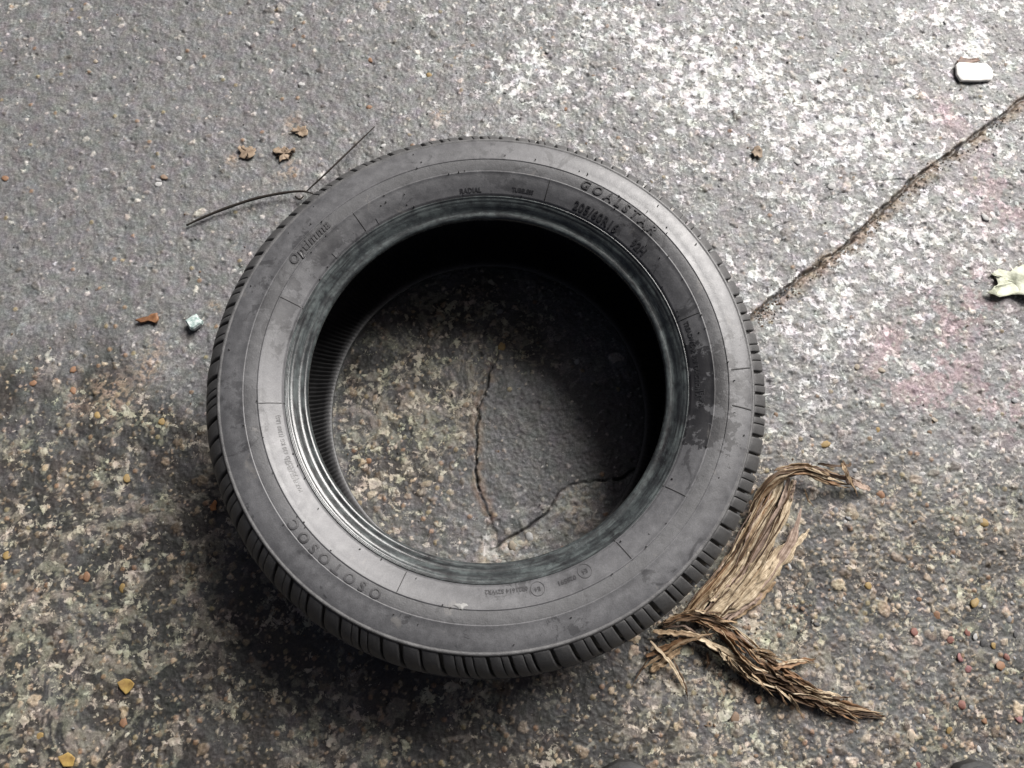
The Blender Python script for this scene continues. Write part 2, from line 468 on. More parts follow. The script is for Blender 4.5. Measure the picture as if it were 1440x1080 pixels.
def refine(prof, step=.0016):
    out = [prof[0]]
    for a, b in zip(prof[:-1], prof[1:]):
        k = max(1, int(math.hypot(b[0] - a[0], b[1] - a[1]) / step / 3))
        out += [(a[0] + (b[0] - a[0]) * t / k, a[1] + (b[1] - a[1]) * t / k) for t in range(1, k + 1)]
    return out


def wob(seed, amp):
    """slow unevenness of a used casing, round the circumference"""
    ph = [random.uniform(0, 6.28) for _ in range(6)]
    def f(i, k, r, z, n=360):
        a = 2 * PI * i / n
        return r, z + amp * sum(math.sin((q + 2) * a + ph[q]) / (q + 2) for q in range(6))
    return f


i_bead = next(i for i, p in enumerate(PROFILE) if p[0] >= .2256)
i_b0 = next(i for i, p in enumerate(PROFILE) if p[0] >= .2520)
i_b1 = next(i for i, p in enumerate(PROFILE) if p[0] >= .2655)
mirror = lambda pr: [(r, 2 * ZC - z) for r, z in pr]
for up in (True, False):
    pf = PROFILE if up else mirror(PROFILE)
    nm = (lambda s: s) if up else (lambda s: 'lower_' + s)
    tag(revolve(nm('bead'), pf[:i_bead + 1], M_bead, flip=not up), 'scuffed bead ring with pale greenish residue' if up else None)
    revolve(nm('inner_sidewall_zone'), refine(pf[i_bead:i_b0 + 1]), M_side, flip=not up)
    revolve(nm('serrated_band'), refine(pf[i_b0:i_b1 + 1]), M_band, flip=not up)
    revolve(nm('outer_sidewall_zone'), refine(pf[i_b1:-5]) + [pf[-5]], M_side, flip=not up)
    revolve(nm('shoulder_ridge'), pf[-5:], M_ridge, flip=not up)

# tread: groove floor, three ribs and the shoulder blocks
floor = [(r - .0062 * min(1, .18 + k * .25), z - .0014 * (1 if k < 5 else 0)) for k, (r, z) in enumerate(TREAD)]
floor = [(.2956, .1962)] + floor
fl_full = floor + [(.3150, .10)] + mirror(floor)[::-1]
revolve('tread_base', fl_full, M_mark, 240)
for zc in (.125, .100, .075):
    w = .0085
    pr = [(.314, zc + w), (.3212, zc + w), (.3222, zc + w - .001), (.3225, zc), (.3222, zc - w + .001), (.3212, zc - w), (.314, zc - w)]
    revolve('tread_rib', pr, M_tread, 240)


def block_mesh(dth, up, segs=((0, 1),)):
    SK = math.radians(1.7)
    m = len(TREAD); vs, fs = [], []
    nrm = []
    for k in range(m):
        a = TREAD[max(0, k - 1)]; b = TREAD[min(m - 1, k + 1)]
        t = (b[0] - a[0], b[1] - a[1]); L = math.hypot(*t); nrm.append((-t[1] / L, t[0] / L))
    for (s0, s1) in segs:
        o0 = len(vs)
        tcols = [(0, .0011), (.05, .0002), (.12, 0), (.5, 0), (.88, 0), (.95, .0002), (1, .0011)]
        for layer in (0, 1):
            for (t, ch) in tcols:
                for k, (r, z) in enumerate(TREAD):
                    s = k / (m - 1)
                    off = (-ch if layer == 0 else -.0085 * min(1, .25 + k * .3))
                    if layer == 0 and k in (0, m - 1): off -= .0006
                    rr = r + nrm[k][0] * off; zz = z + nrm[k][1] * off
                    a = dth * (s0 + (s1 - s0) * t) + SK * s * (1 + .4 * s)
                    if not up: zz = 2 * ZC - zz
                    vs.append((rr * math.cos(a), rr * math.sin(a), zz))
        nc = len(tcols); half = nc * m; F0 = len(fs)
        for i in range(nc - 1):
            for k in range(m - 1):
                a, b, c, d = i * m + k, (i + 1) * m + k, (i + 1) * m + k + 1, i * m + k + 1
                fs.append((a, b, c, d)); fs.append((half + d, half + c, half + b, half + a))
        for k in range(m - 1):
            fs.append((k, k + 1, half + k + 1, half + k))
            e = (nc - 1) * m; fs.append((half + e + k, half + e + k + 1, e + k + 1, e + k))
        for i in range(nc - 1):
            fs.append((half + i * m, half + (i + 1) * m, (i + 1) * m, i * m))
            e = m - 1; fs.append((i * m + e, (i + 1) * m + e, half + (i + 1) * m + e, half + i * m + e))
        fs[F0:] = [tuple(q + o0 for q in f) for f in fs[F0:]]
    if up: fs = [f[::-1] for f in fs]
    me = bpy.data.meshes.new('shoulder_block'); me.from_pydata(vs, [], fs)
    bm = bmesh.new(); bm.from_mesh(me); bmesh.ops.recalc_face_normals(bm, faces=bm.faces); bm.to_mesh(me); bm.free()
    me.polygons.foreach_set('use_smooth', [True] * len(me.polygons))
    me.materials.append(M_tread); me.update(); return me


pit = []
while sum(pit) < 352: pit += random.choice(([3.9, 4.3, 4.7], [4.3, 4.3, 3.9], [4.7, 4.3, 4.7], [3.9, 3.9]))
sc_ = 360 / sum(pit); sg = {3.9: ((0, 1),), 4.3: ((0, .60), (.635, 1)), 4.7: ((0, .36), (.395, 1))}
kinds = {k: tuple(block_mesh(math.radians(k * sc_ - .62), q, sg[k]) for q in (True, False)) for k in (3.9, 4.3, 4.7)}
ang = 0
for p in pit:
    for q in (0, 1):
        o = link_obj('shoulder_block', kinds[p][q], tyre); o.rotation_euler.z = math.radians(ang + q * 2.1 + random.uniform(-.12, .12)); kz = 1 + random.uniform(-.0016, .0008); o.scale = (kz, kz, 1)
    ang += p * sc_

# inside of the casing: liner, with the fine moulded ribs on the lower half
inner_top = [(.2030, .1660), (.2075, .1640), (.2150, .1695), (.2300, .1800), (.2480, .1880), (.2660, .1905), (.2830, .1860), (.2960, .1740), (.3040, .1560), (.3070, .1300), (.3070, .100)]
revolve('inner_liner', inner_top, M_liner, 240, flip=True)
lower = mirror(inner_top)
low_ref = refine(lower, .002)
NR = 250


def rib(i, k, r, z):
    amp = .0011 if .208 < r < .300 else 0
    return r, z + (amp if i % 4 < 2 else -amp)


M_liner2 = rubber('ribbed_liner_rubber', (.030, .030, .031), (.060, .060, .062), .45, .0002, 12)
o = revolve('ribbed_inner_liner', low_ref, M_liner2, NR * 4, mod=rib)

# ------------------------------------------------------------------ raised lettering on the sidewall
def text_mesh(s, size, italic=0.0, space=1.0):
    cu = bpy.data.curves.new('t', 'FONT'); cu.body = s; cu.size = size; cu.align_x = 'CENTER'; cu.align_y = 'CENTER'
    cu.extrude = .5; cu.offset = size * .022; cu.resolution_u = 3; cu.shear = italic; cu.space_character = space
    ob = bpy.data.objects.new('t', cu); C.objects.link(ob)
    dg = bpy.context.evaluated_depsgraph_get(); me = bpy.data.meshes.new_from_object(ob.evaluated_get(dg))
    vs = [v.co.copy() for v in me.vertices]; fs = [tuple(p.vertices) for p in me.polygons]
    bpy.data.objects.remove(ob); bpy.data.curves.remove(cu); bpy.data.meshes.remove(me)
    return vs, fs


def lettering(s, px, py, size, mat=None, italic=0.0, space=1.0, raise_=.0006, sx=1.0, rad=None):
    p = at(px, py, .197); r0 = math.hypot(p.x, p.y); z0 = prof_z(r0)
    p = at(px, py, z0); r0 = math.hypot(p.x, p.y); a0 = math.atan2(p.y, p.x)
    if rad: r0 = rad
    vs, fs = text_mesh(s, size, italic, space)
    out = []
    for v in vs:
        r = r0 + v.y; a = a0 - v.x * sx / r0
        z = prof_z(r) + (raise_ if v.z > 0 else -.0012)
        out.append((r * math.cos(a), r * math.sin(a), z))
    return mesh_obj('lettering', out, fs, mat or M_letter, tyre, smooth=False)


lettering('GOALSTAR', 872, 287, .0152, italic=.15, space=1.55, raise_=.0012, rad=.2588)
lettering('205/60R16', 838, 306, .0125, space=1.1, raise_=.0011)
lettering('92H', 897, 350, .0120, raise_=.0008)
lettering('RADIAL', 662, 271, .0070, space=1.1)
lettering('TUBELESS', 735, 272, .0060)
lettering('Optimma', 434, 341, .0150, italic=.25, space=1.15, raise_=.0011, rad=.2588)
lettering('OSOTOSOC', 470, 787, .0152, space=1.75, raise_=.0011, rad=.2588)
lettering('MAX LOAD 630 KG (1389 LBS)', 401, 630, .0052, space=1.1)
lettering('MAX PRESS 350 KPA', 412, 668, .0045, space=1.05)
lettering('0221614 S2WR2', 712, 831, .0062, space=1.05)
lettering('E4', 756, 828, .0062)
lettering('028591', 797, 816, .0066, space=1.05)
lettering('E4', 822, 803, .0062)
lettering('TREADWEAR 300 TRACTION A', 977, 505, .0062, space=1.05)
lettering('TEMP A', 987, 560, .0062)


def ring_mark(px, py, rad, tube=.0004):
    c = at(px, py, .19); r0 = math.hypot(c.x, c.y); c = at(px, py, prof_z(r0)); n, k = 36, 6
    vs, fs = [], []
    for i in range(n):
        a = 2 * PI * i / n
        for j in range(k):
            b = 2 * PI * j / k; rr = rad + tube * math.cos(b)
            x = c.x + rr * math.cos(a); y = c.y + rr * math.sin(a)
            vs.append((x, y, prof_z(math.hypot(x, y)) + tube * 1.2 * math.sin(b)))
    for i in range(n):
        for j in range(k):
            fs.append((i * k + j, ((i + 1) % n) * k + j, ((i + 1) % n) * k + (j + 1) % k, i * k + (j + 1) % k))
    mesh_obj('approval_ring', vs, fs, M_letter, tyre)


ring_mark(756, 828, .0072); ring_mark(822, 803, .0072)


def radial_line(r0, r1, adeg, mat, w=.0007, hgt=.0006, sk=0.0, name='mould_line'):
    a = math.radians(adeg); n = 14; vs, fs = [], []
    for i in range(n + 1):
        r = r0 + (r1 - r0) * i / n; aa = a + sk * i / n
        for s, dz in ((-1, -.0006), (-.6, hgt), (.6, hgt), (1, -.0006)):
            t = aa + s * w / r
            vs.append((r * math.cos(t), r * math.sin(t), prof_z(r) + dz))
    for i in range(n):
        for k in range(3): fs.append((i * 4 + k, i * 4 + k + 1, i * 4 + k + 5, i * 4 + k + 4))
    mesh_obj(name, vs, [f[::-1] for f in fs], mat, tyre)


def ang_of(px, py): p = at(px, py, .195); return math.degrees(math.atan2(p.y, p.x))


for px, py in ((506, 312), (430, 432), (374, 567), (563, 822), (768, 272), (986, 440), (875, 770), (930, 678)):
    radial_line(.2245, .2520, ang_of(px, py), M_mark, .0006, .0005)
for px, py in ((435, 330), (650, 262), (560, 350)):
    radial_line(.2265, .2330, ang_of(px, py), M_letter, .0006, .0005)
# black gouges on the right flank
for px, py, s in ((1037, 522, .01), (1037, 573, -.006)):
    radial_line(.270, .2915, ang_of(px, py), M_mark, .0011, .0005, s, 'gouge')

# moulding vent pins: far too small to pick out one by one
vs, fs = [], []
for _ in range(90):
    r = random.choice((.2268, .2300, .2420, .2505, .2510, .2665, .2720, .2860)) + random.uniform(-.001, .001); a = random.uniform(0, 2 * PI)
    lean = (random.uniform(-.001, .001), random.uniform(-.001, .001)); hh = random.uniform(.0008, .0024); q = random.uniform(.0006, .0009); b0 = len(vs)
    for z, k, l in ((-.0005, 1, 0), (hh, .8, 1)):
        for j in range(6):
            vs.append((r * math.cos(a) + q * k * math.cos(j * PI / 3) + lean[0] * l, r * math.sin(a) + q * k * math.sin(j * PI / 3) + lean[1] * l, prof_z(r) + z))
    fs += [(b0 + j, b0 + (j + 1) % 6, b0 + 6 + (j + 1) % 6, b0 + 6 + j) for j in range(6)] + [tuple(b0 + 6 + j for j in range(6))]
o = mesh_obj('vent_pins', vs, fs, M_mark, tyre); o['kind'] = 'stuff'

# a dried drip of pale paint on the near flank
pm = Mat('dried_paint', .6); pm.set('Base Color', (.24, .24, .235))
vs, fs = [], []; c = at(648, 853, .2); n = 16
ring = [(c.x + .55 * (.008 + .004 * math.sin(3 * t) + random.uniform(-.002, .002)) * math.cos(t) * 1.3, c.y + .7 * (.005 + random.uniform(-.0015, .0015)) * math.sin(t)) for t in [2 * PI * i / n for i in range(n)]]
for dz, k in ((.0002, 1), (.0006, .85)):
    for x, y in ring: xx = c.x + (x - c.x) * k; yy = c.y + (y - c.y) * k; vs.append((xx, yy, prof_z(math.hypot(xx, yy)) + dz))
fs = [(i, (i + 1) % n, n + (i + 1) % n, n + i) for i in range(n)] + [tuple(n + i for i in range(n))]
mesh_obj('paint_spot', vs, fs, pm.m, tyre)


# ================================================================== DRY PLANT HUSK
def catmull(P, n):
    P = [Vector(p) for p in P]; P = [P[0] * 2 - P[1]] + P + [P[-1] * 2 - P[-2]]
    out = []; m = len(P) - 3
    for i in range(n + 1):
        u = i / n * m; k = min(int(u), m - 1); t = u - k
        a, b, c, d = P[k:k + 4]
        out.append(.5 * ((2 * b) + (c - a) * t + (2 * a - 5 * b + 4 * c - d) * t * t + (3 * b - a - 3 * c + d) * t ** 3))
    return out


def fibre_mat(name, c0, c1, c2):
    f = Mat(name, .62, .3)
    at_ = f.n('ShaderNodeAttribute', attribute_name='grain').outputs['Vector']
    a = f.noise(1.0, 5, .7, at_); b = f.noise(160, 4, .65, f.n('ShaderNodeTexCoord').outputs['Object'])
    col_ = f.ramp(a, [(.30, c0), (.52, c1), (.72, c2)])
    f.set('Base Color', f.mix(1, col_, f.ramp(b, [(.3, (.55, .5, .45)), (.65, (1.2, 1.2, 1.2))]), 'MULTIPLY'))
    f.set('Normal', f.bump(a, .0005, .8))
    return f.m


F = [fibre_mat('straw_fibre', (.15, .11, .07), (.44, .36, .25), (.66, .59, .46)),
     fibre_mat('tan_fibre', (.085, .052, .03), (.31, .225, .14), (.52, .42, .29)),
     fibre_mat('rust_fibre', (.05, .027, .014), (.20, .115, .06), (.37, .25, .15)),
     fibre_mat('brown_fibre', (.022, .014, .009), (.085, .052, .030), (.24, .16, .095)),
     fibre_mat('pinkish_fibre', (.10, .068, .055), (.31, .235, .19), (.50, .41, .34))]


def strip(parent, pts, width, mat, twist=0.0, cup=.25, thick=.0006, n=26, taper=(.5, .15), name='fibre_strip', tw0=0.0, kink=.006):
    """a long dry strip: cupped, twisting and tapering, with real thickness"""
    path = catmull(pts, n); vs, fs, gr = [], [], []
    kk = kink * width ** .5; off = Vector((0, 0, 0))
    for i in range(n + 1):
        off = off * .72 + Vector((random.gauss(0, 1), random.gauss(0, 1), random.gauss(0, .7))) * kk
        path[i] = path[i] + off
    K = 4; seed = random.uniform(0, 99); acc = 0
    for i, p in enumerate(path):
        t = i / n
        d = (path[min(n, i + 1)] - path[max(0, i - 1)]).normalized()
        side = d.cross(Vector((0, 0, 1)));
        side = side.normalized() if side.length > 1e-5 else Vector((1, 0, 0))
        nr = side.cross(d).normalized()
        ang_ = tw0 + twist * math.sin(t * PI * 1.3 + seed) + .25 * math.sin(t * 9 + seed * 3)
        s2 = side * math.cos(ang_) + nr * math.sin(ang_); n2 = nr * math.cos(ang_) - side * math.sin(ang_)
        e0 = taper[0] + (1 - taper[0]) * min(1, t / .18); e1 = taper[1] + (1 - taper[1]) * min(1, (1 - t) / .28)
        w = width * min(e0, e1) * (1 + .18 * math.sin(t * 17 + seed) + .14 * math.sin(t * 41 + seed * 2) + .08 * math.sin(t * 97 + seed))
        if i: acc += (p - path[i - 1]).length
        for layer in (0, 1):
            for k in range(K + 1):
                u = k / K * 2 - 1
                q = p + s2 * (u * w / 2) + n2 * (cup * w * (u * u - .4) * .5 + (thick if layer == 0 else 0) + .0004 * math.sin(u * 5 + seed + t * 6))
                vs.append(q); gr.append((u * w * 380 + seed, acc * 26, seed))
    R = 2 * (K + 1)
    for i in range(n):
        a = i * R; b = a + R
        for k in range(K):
            fs.append((a + k, a + k + 1, b + k + 1, b + k))
            fs.append((a + K + 1 + k + 1, a + K + 1 + k, b + K + 1 + k, b + K + 1 + k + 1))
        fs.append((a + K + 1, a, b, b + K + 1)); fs.append((a + K, a + 2 * K + 1, b + 2 * K + 1, b + K))
    for e in (0, n):
        a = e * R; fs += [(a + k, a + K + 1 + k, a + K + 2 + k, a + k + 1) for k in range(K)]
    inv = parent.location
    o = mesh_obj(name, [v - inv for v in vs], fs, mat, parent)
    at_ = o.data.attributes.new('grain', 'FLOAT_VECTOR', 'POINT'); at_.data.foreach_set('vector', np.array(gr, np.float32).ravel())
    return o


def P3(l): return [at(x, y, z) for x, y, z in l]


def jit(pts, sxy, sz=.0):
    """shift a centre line sideways by up to sxy and lift it a little"""
    o = Vector((random.uniform(-sxy, sxy), random.uniform(-sxy, sxy), 0)); out = []
    for p in pts:
        out.append(p + o + Vector((random.uniform(-1, 1) * sxy * .25, random.uniform(-1, 1) * sxy * .25, random.uniform(0, sz))))
    return out


# the broad split leaf sheath, folded over at its top
sheath = empty('dried_leaf_sheath', at(1040, 770)); tag(sheath, 'broad straw-coloured dried leaf sheath split into strips, leaning along the tyre tread', 'dry leaf')
base_line = [(1106, 668, .014), (1090, 710, .016), (1066, 755, .015), (1040, 800, .012), (1008, 838, .010), (976, 872, .006)]
N = 11
for i in range(N):
    u = i / (N - 1) * 2 - 1
    pts = []
    for k, (x, y, z) in enumerate(base_line):
        sp = (12, 17, 19, 19, 19, 16)[k]
        pts.append(at(x + u * sp * .86 + random.uniform(-2, 2), y + u * sp * .50 + random.uniform(-2, 2), z - .010 * u * u - .002 * u + random.uniform(-.0015, .0025)))
    a, b = random.choice(((0, 1), (0, 1), (.05, .95), (.12, 1), (0, .85)))
    if -.25 < u < .3: a = .5
    pth = catmull(pts, 20); pth = pth[int(a * 20):int(b * 20) + 1]
    strip(sheath, pth[::3] + [pth[-1]], random.uniform(.0075, .0150), F[random.choice((0, 0, 4, 0, 4, 1) if u > -.2 else (1, 2, 4, 0, 1, 4))], .28, .16, taper=(.35, .35), n=34, kink=.0045)
for i in range(24):
    k0 = random.uniform(-1, 1)
    pts = [at(x + k0 * 24 + random.uniform(-5, 5), y + k0 * 14 + random.uniform(-3, 3), z + .002 + random.uniform(-.002, .003)) for x, y, z in base_line]
    j = random.randint(0, 2); e = random.randint(j + 3, 6)
    strip(sheath, pts[j:e], random.uniform(.0012, .0040), F[random.choice((0, 1, 3, 3, 3, 0, 4))], .9, .4, taper=(.3, .1), kink=.008)
# right-hand lobe that splays out
for l, w, m in (([(1118, 762, .006), (1096, 792, .010), (1058, 834, .011), (1008, 868, .007)], .015, 0), ([(1104, 766, .009), (1072, 800, .012), (1032, 840, .011), (985, 868, .007)], .017, 0),
                ([(1126, 715, .008), (1112, 760, .010), (1084, 804, .010), (1048, 844, .008), (1010, 872, .005)], .010, 4), ([(1138, 744, .003), (1116, 770, .006), (1092, 794, .008)], .006, 0),
                ([(1084, 776, .011), (1050, 812, .013), (1012, 850, .010), (980, 876, .006)], .015, 0), ([(1090, 818, .006), (1062, 846, .007), (1030, 870, .005)], .009, 1),
                ([(1075, 832, .007), (1050, 852, .008), (1020, 874, .006)], .007, 4)):
    strip(sheath, P3(l), w, F[m], .25, .18, taper=(.2, .4), n=34, kink=.0045)
# folded top
fold = empty('folded_leaf_tip', at(1140, 675)); tag(fold, 'narrow brown dried leaf tip bent sideways across the top of the sheath', 'dry leaf')
top_line = [(1048, 742, .010), (1064, 700, .022), (1092, 668, .030), (1130, 660, .028), (1165, 672, .022), (1196, 678, .014), (1222, 692, .004)]
for i in range(9):
    u = i / 8 * 2 - 1
    pts = [at(x + u * 3 + random.uniform(-3, 3), y + u * (7 if k > 1 else 4) + random.uniform(-2, 2), z - .004 * abs(u) + random.uniform(-.002, .002)) for k, (x, y, z) in enumerate(top_line)]
    j = random.choice((0, 0, 1, 1, 2)); e = random.choice((6, 7, 7, 5))
    strip(fold, pts[j:e], random.uniform(.0030, .0070), F[random.choice((1, 2, 3, 0, 4, 0))], .8, .25, taper=(.25, .15), kink=.008)
for l, w, m in (([(1183, 652, .014), (1189, 664, .022), (1197, 680, .016), (1205, 699, .008)], .0042, 1), ([(1186, 648, .010), (1191, 662, .020), (1200, 682, .013)], .003, 3),
                ([(1150, 652, .016), (1190, 656, .014), (1196, 650, .012)], .004, 3), ([(1118, 676, .022), (1114, 690, .016), (1113, 704, .007)], .0045, 4),
                ([(1132, 688, .012), (1136, 702, .006), (1144, 712, .003)], .0018, 1), ([(1190, 675, .012), (1212, 684, .008), (1226, 688, .004)], .008, 4)):
    strip(fold, P3(l), w, F[m], .3, .3, taper=(.6, .1))
# the frayed lower bundle
fray = empty('frayed_fibre_bundle', at(1040, 930)); tag(fray, 'twisted bundle of frayed dark brown fibres tapering to a point on the ground', 'dry leaf')
low_line = [(928, 884, .008), (968, 872, .020), (1010, 892, .026), (1050, 925, .022), (1092, 955, .017), (1135, 978, .011), (1180, 995, .006), (1242, 1008, .003)]
for i in range(46):
    u = random.uniform(-1, 1); s = random.uniform(-2.4, 2.4)
    pts = []
    for k, (x, y, z) in enumerate(low_line):
        wd = (15, 18, 21, 21, 18, 13, 7, 2)[k]; uu = math.sin(u * 1.5 + s * k * .32)
        pts.append(at(x - uu * wd * .45 + random.uniform(-3, 3), y + uu * wd * .9 + random.uniform(-3, 3), max(.002, .8 * z * (1 - .55 * uu * uu) + random.uniform(-.004, .004))))
    j = random.choice((0, 0, 1, 1, 2, 3, 4, 4)); e = min(8, j + random.choice((3, 3, 4, 5)))
    strip(fray, pts[j:e], random.uniform(.0024, .0085), F[random.choice((0, 1, 3, 3, 2, 0, 4, 1, 3))], 1.5, .3, taper=(.25, .1), kink=.008, tw0=random.uniform(-.9, .9))
for l, w, m in (([(914, 902, .012), (938, 926, .010), (952, 948, .006), (966, 974, .003)], .0042, 0), ([(905, 940, .004), (930, 922, .008), (968, 900, .016), (1004, 890, .020)], .0040, 1),
                ([(918, 888, .014), (950, 890, .018), (985, 894, .021)], .0062, 1), ([(908, 925, .006), (945, 905, .012), (985, 898, .018)], .0075, 2), ([(912, 945, .003), (936, 930, .006), (960, 908, .010)], .009, 1),
                ([(1086, 940, .016), (1112, 934, .010), (1150, 926, .005)], .0075, 2), ([(1090, 936, .014), (1120, 930, .009), (1148, 932, .004)], .0035, 0),
                ([(1060, 912, .020), (1078, 916, .018), (1090, 922, .012)], .004, 1), ([(1148, 972, .010), (1170, 975, .007), (1186, 982, .004)], .0035, 0), ([(1130, 985, .008), (1160, 1000, .004), (1178, 1010, .002)], .0030, 0),
                ([(996, 915, .010), (995, 930, .005), (994, 942, .003)], .003, 3), ([(930, 900, .010), (905, 935, .004), (888, 968, .002)], .0016, 3),
                ([(946, 928, .006), (962, 960, .004), (968, 985, .002)], .0024, 3), ([(1150, 985, .008), (1200, 998, .004), (1246, 1010, .002)], .0050, 0)):
    strip(fray, P3(l), w, F[m], .3, .35, taper=(.4, .12))


for i in range(26):
    k = random.uniform(.8, 6.2); a0, b0 = low_line[int(k)], low_line[min(7, int(k) + 1)]; t = k - int(k); sd = random.choice((-1, 1))
    x, y, z = [a0[q] + (b0[q] - a0[q]) * t for q in range(3)]; ln = random.uniform(18, 46); wd = (20, 24, 22, 20, 14, 8, 3)[int(k)]
    x -= sd * wd * .35; y += sd * wd * .6; da = math.atan2(b0[1] - a0[1], b0[0] - a0[0]) + sd * random.uniform(.05, .55)
    dx, dy = math.cos(da) * ln, math.sin(da) * ln
    strip(fray, P3([(x, y, z * .9), (x + dx * .5, y + dy * .5 + random.uniform(-3, 3), z * .7 + .003), (x + dx, y + dy, max(.002, z * .35))]), random.uniform(.0016, .0042), F[random.choice((0, 0, 1, 1, 4, 2, 3))], .8, .4, n=16, taper=(.5, .1))


# ================================================================== SMALL THINGS ON THE GROUND
def tube(name, pts, rad, mat, parent=None, n=40, k=8, tip=.35):
    path = catmull(pts, n); vs, fs = [], []
    loc = parent.location if parent else Vector((0, 0, 0)); sd = random.uniform(0, 9)
    for i, p in enumerate(path):
        d = (path[min(n, i + 1)] - path[max(0, i - 1)]).normalized(); a = d.cross(Vector((0, 0, 1))).normalized(); b = a.cross(d)
        t = i / n; rr = rad * (1 - (1 - tip) * max(0, 2 * abs(t - .45) - .2) ** 1.5) * (1 + .07 * math.sin(t * 37 + sd))
        for j in range(k): vs.append(p - loc + (a * math.cos(2 * PI * j / k) + b * math.sin(2 * PI * j / k)) * rr)
    for i in range(n):
        for j in range(k): fs.append((i * k + j, i * k + (j + 1) % k, (i + 1) * k + (j + 1) % k, (i + 1) * k + j))
    fs += [tuple(range(k))[::-1], tuple(n * k + j for j in range(k))]
    return mesh_obj(name, vs, fs, mat, parent)


tw = Mat('dark_stem', .75, .3); tw.set('Base Color', tw.ramp(tw.noise(150, 3), [(.3, (.010, .009, .008)), (.7, (.035, .028, .022))]))
o = tube('curved_stem', P3([(262, 317, .003), (285, 306, .004), (320, 292, .006), (360, 279, .007), (400, 271, .008), (425, 269, .009), (440, 272, .008)]), .0021, tw.m)
tag(o, 'thick black curved plant stem lying left of the tyre', 'twig')
o = tube('thin_stalk', P3([(430, 270, .006), (455, 247, .012), (480, 223, .012), (505, 199, .009), (527, 178, .004)]), .0014, tw.m, tip=.5)
tag(o, 'thin straight black stalk above the curved stem, pointing to the upper right', 'twig')
for l, r, lb in (([(415, 276, .004), (421, 280, .006), (427, 276, .004)], .0016, 'tiny dark scrap of stem under the meeting point of the two twigs'),):
    tag(tube('stem_scrap', P3(l), r, tw.m, n=12), lb, 'twig')


def chip(name, outline, zlo, zhi, mat, bevel=.0008, parent=None, warp=0.0, n_sub=1, curl=None, rag=.0012):
    """flat solid from an outline of photo points, with rounded rim and its own thickness"""
    pts = [at(x, y) for x, y in outline]; c = sum(pts, Vector()) / len(pts); c.z = 0
    # densify
    dn = []
    for a, b in zip(pts, pts[1:] + pts[:1]):
        for t in range(n_sub): dn.append(a.lerp(b, t / n_sub))
    pts = [p + Vector((random.uniform(-1, 1), random.uniform(-1, 1), 0)) * rag for p in dn]; n = len(pts); vs, fs = [], []
    R = max((p - c).length for p in pts)
    def zz(p, base):
        d = (p - c); return base + warp * ((d.length / R) ** 2) + (curl(d / R) if curl else 0)
    rings = [(1 - bevel / R * 1.2, zlo), (1, zlo + bevel), (1, zhi - bevel), (1 - bevel / R * 1.2, zhi), (.8, zhi + .0001), (.62, zhi + .0001), (.42, zhi + .0001), (.2, zhi + .0001)]
    for k, z in rings:
        for p in pts: q = c + (p - c) * k; vs.append((q.x - c.x, q.y - c.y, zz(q, z)))
    for i in range(len(rings) - 1):
        for j in range(n): fs.append((i * n + j, i * n + (j + 1) % n, (i + 1) * n + (j + 1) % n, (i + 1) * n + j))
    vs.append((0, 0, zz(c, zhi + .0002))); e = (len(rings) - 1) * n
    fs += [(e + j, e + (j + 1) % n, len(vs) - 1) for j in range(n)]
    vs.append((0, 0, zz(c, zlo))); fs += [((j + 1) % n, j, len(vs) - 1) for j in range(n)]
    o = mesh_obj(name, vs, fs, mat, parent)
    o.location = c + Vector((0, 0, 0))
    bm = bmesh.new(); bm.from_mesh(o.data); bmesh.ops.recalc_face_normals(bm, faces=bm.faces); bm.to_mesh(o.data); bm.free()
    return o


def plain(name, c0, c1, rough=.6, scale=120, bump=.0004, **kw):
    p = Mat(name, rough, .4); nz = p.noise(scale, 4, .65, p.n('ShaderNodeTexCoord').outputs['Object'])
    p.set('Base Color', p.ramp(nz, [(.32, c0), (.68, c1)])); p.set('Normal', p.bump(nz, bump, .8))
    for k, v in kw.items(): p.set(k, v)
    return p.m


m_white = plain('white_plastic', (.78, .77, .73), (.85, .84, .80), .35)
o = chip('plastic_piece', [(1343, 92), (1347, 89), (1370, 90), (1386, 91), (1393, 97), (1396, 106), (1393, 114), (1372, 115.5), (1350, 115), (1344, 106)], -.001, .0032, m_white, .0008, n_sub=3, rag=.0003)
tag(o, 'rounded oblong piece of white plastic near the upper right corner', 'plastic')
m_red = plain('reddish_scrap', (.10, .065, .05), (.26, .17, .13))
o = chip('torn_scrap', [(1345, 86), (1351, 81), (1361, 83), (1373, 81), (1377, 87), (1360, 90), (1346, 90)], -.0004, .0016, m_red, .0004, warp=.001, n_sub=3, rag=.0018)
tag(o, 'torn reddish brown scrap tucked behind the white plastic piece', 'scrap')
m_pale = plain('pale_leaf', (.38, .40, .29), (.62, .64, .52), .55, 90, .0025)
o = chip('pale_leaf', [(1383, 414), (1392, 408), (1399, 402), (1398, 394), (1391, 386), (1402, 380), (1416, 383), (1430, 376), (1446, 372), (1462, 380), (1470, 398), (1462, 418), (1448, 424), (1434, 418), (1420, 417), (1402, 420)], 0, .0010, m_pale, .0003,
         n_sub=2, rag=.0016, curl=lambda d: .005 * max(0, d.y * -.6 + .3) + .0022 * math.sin(d.x * 6 + d.y * 3) + .0018 * math.sin(d.y * 9 - d.x * 4) + .0012 * math.sin(d.x * 17) + .0045)
tag(o, 'pale greenish white torn leaf at the right edge below the crack', 'leaf')
m_rockb = plain('wet_brown_wood', (.10, .045, .020), (.30, .15, .075), .5, 90)
o = chip('wood_sliver', [(192, 452), (197, 448), (209, 446), (222, 440), (224, 447), (222, 455), (210, 453), (198, 456)], 0, .004, m_rockb, .0009, n_sub=2, warp=.001)
tag(o, 'small rust brown sliver of wood on bare grey concrete left of the tyre', 'wood')

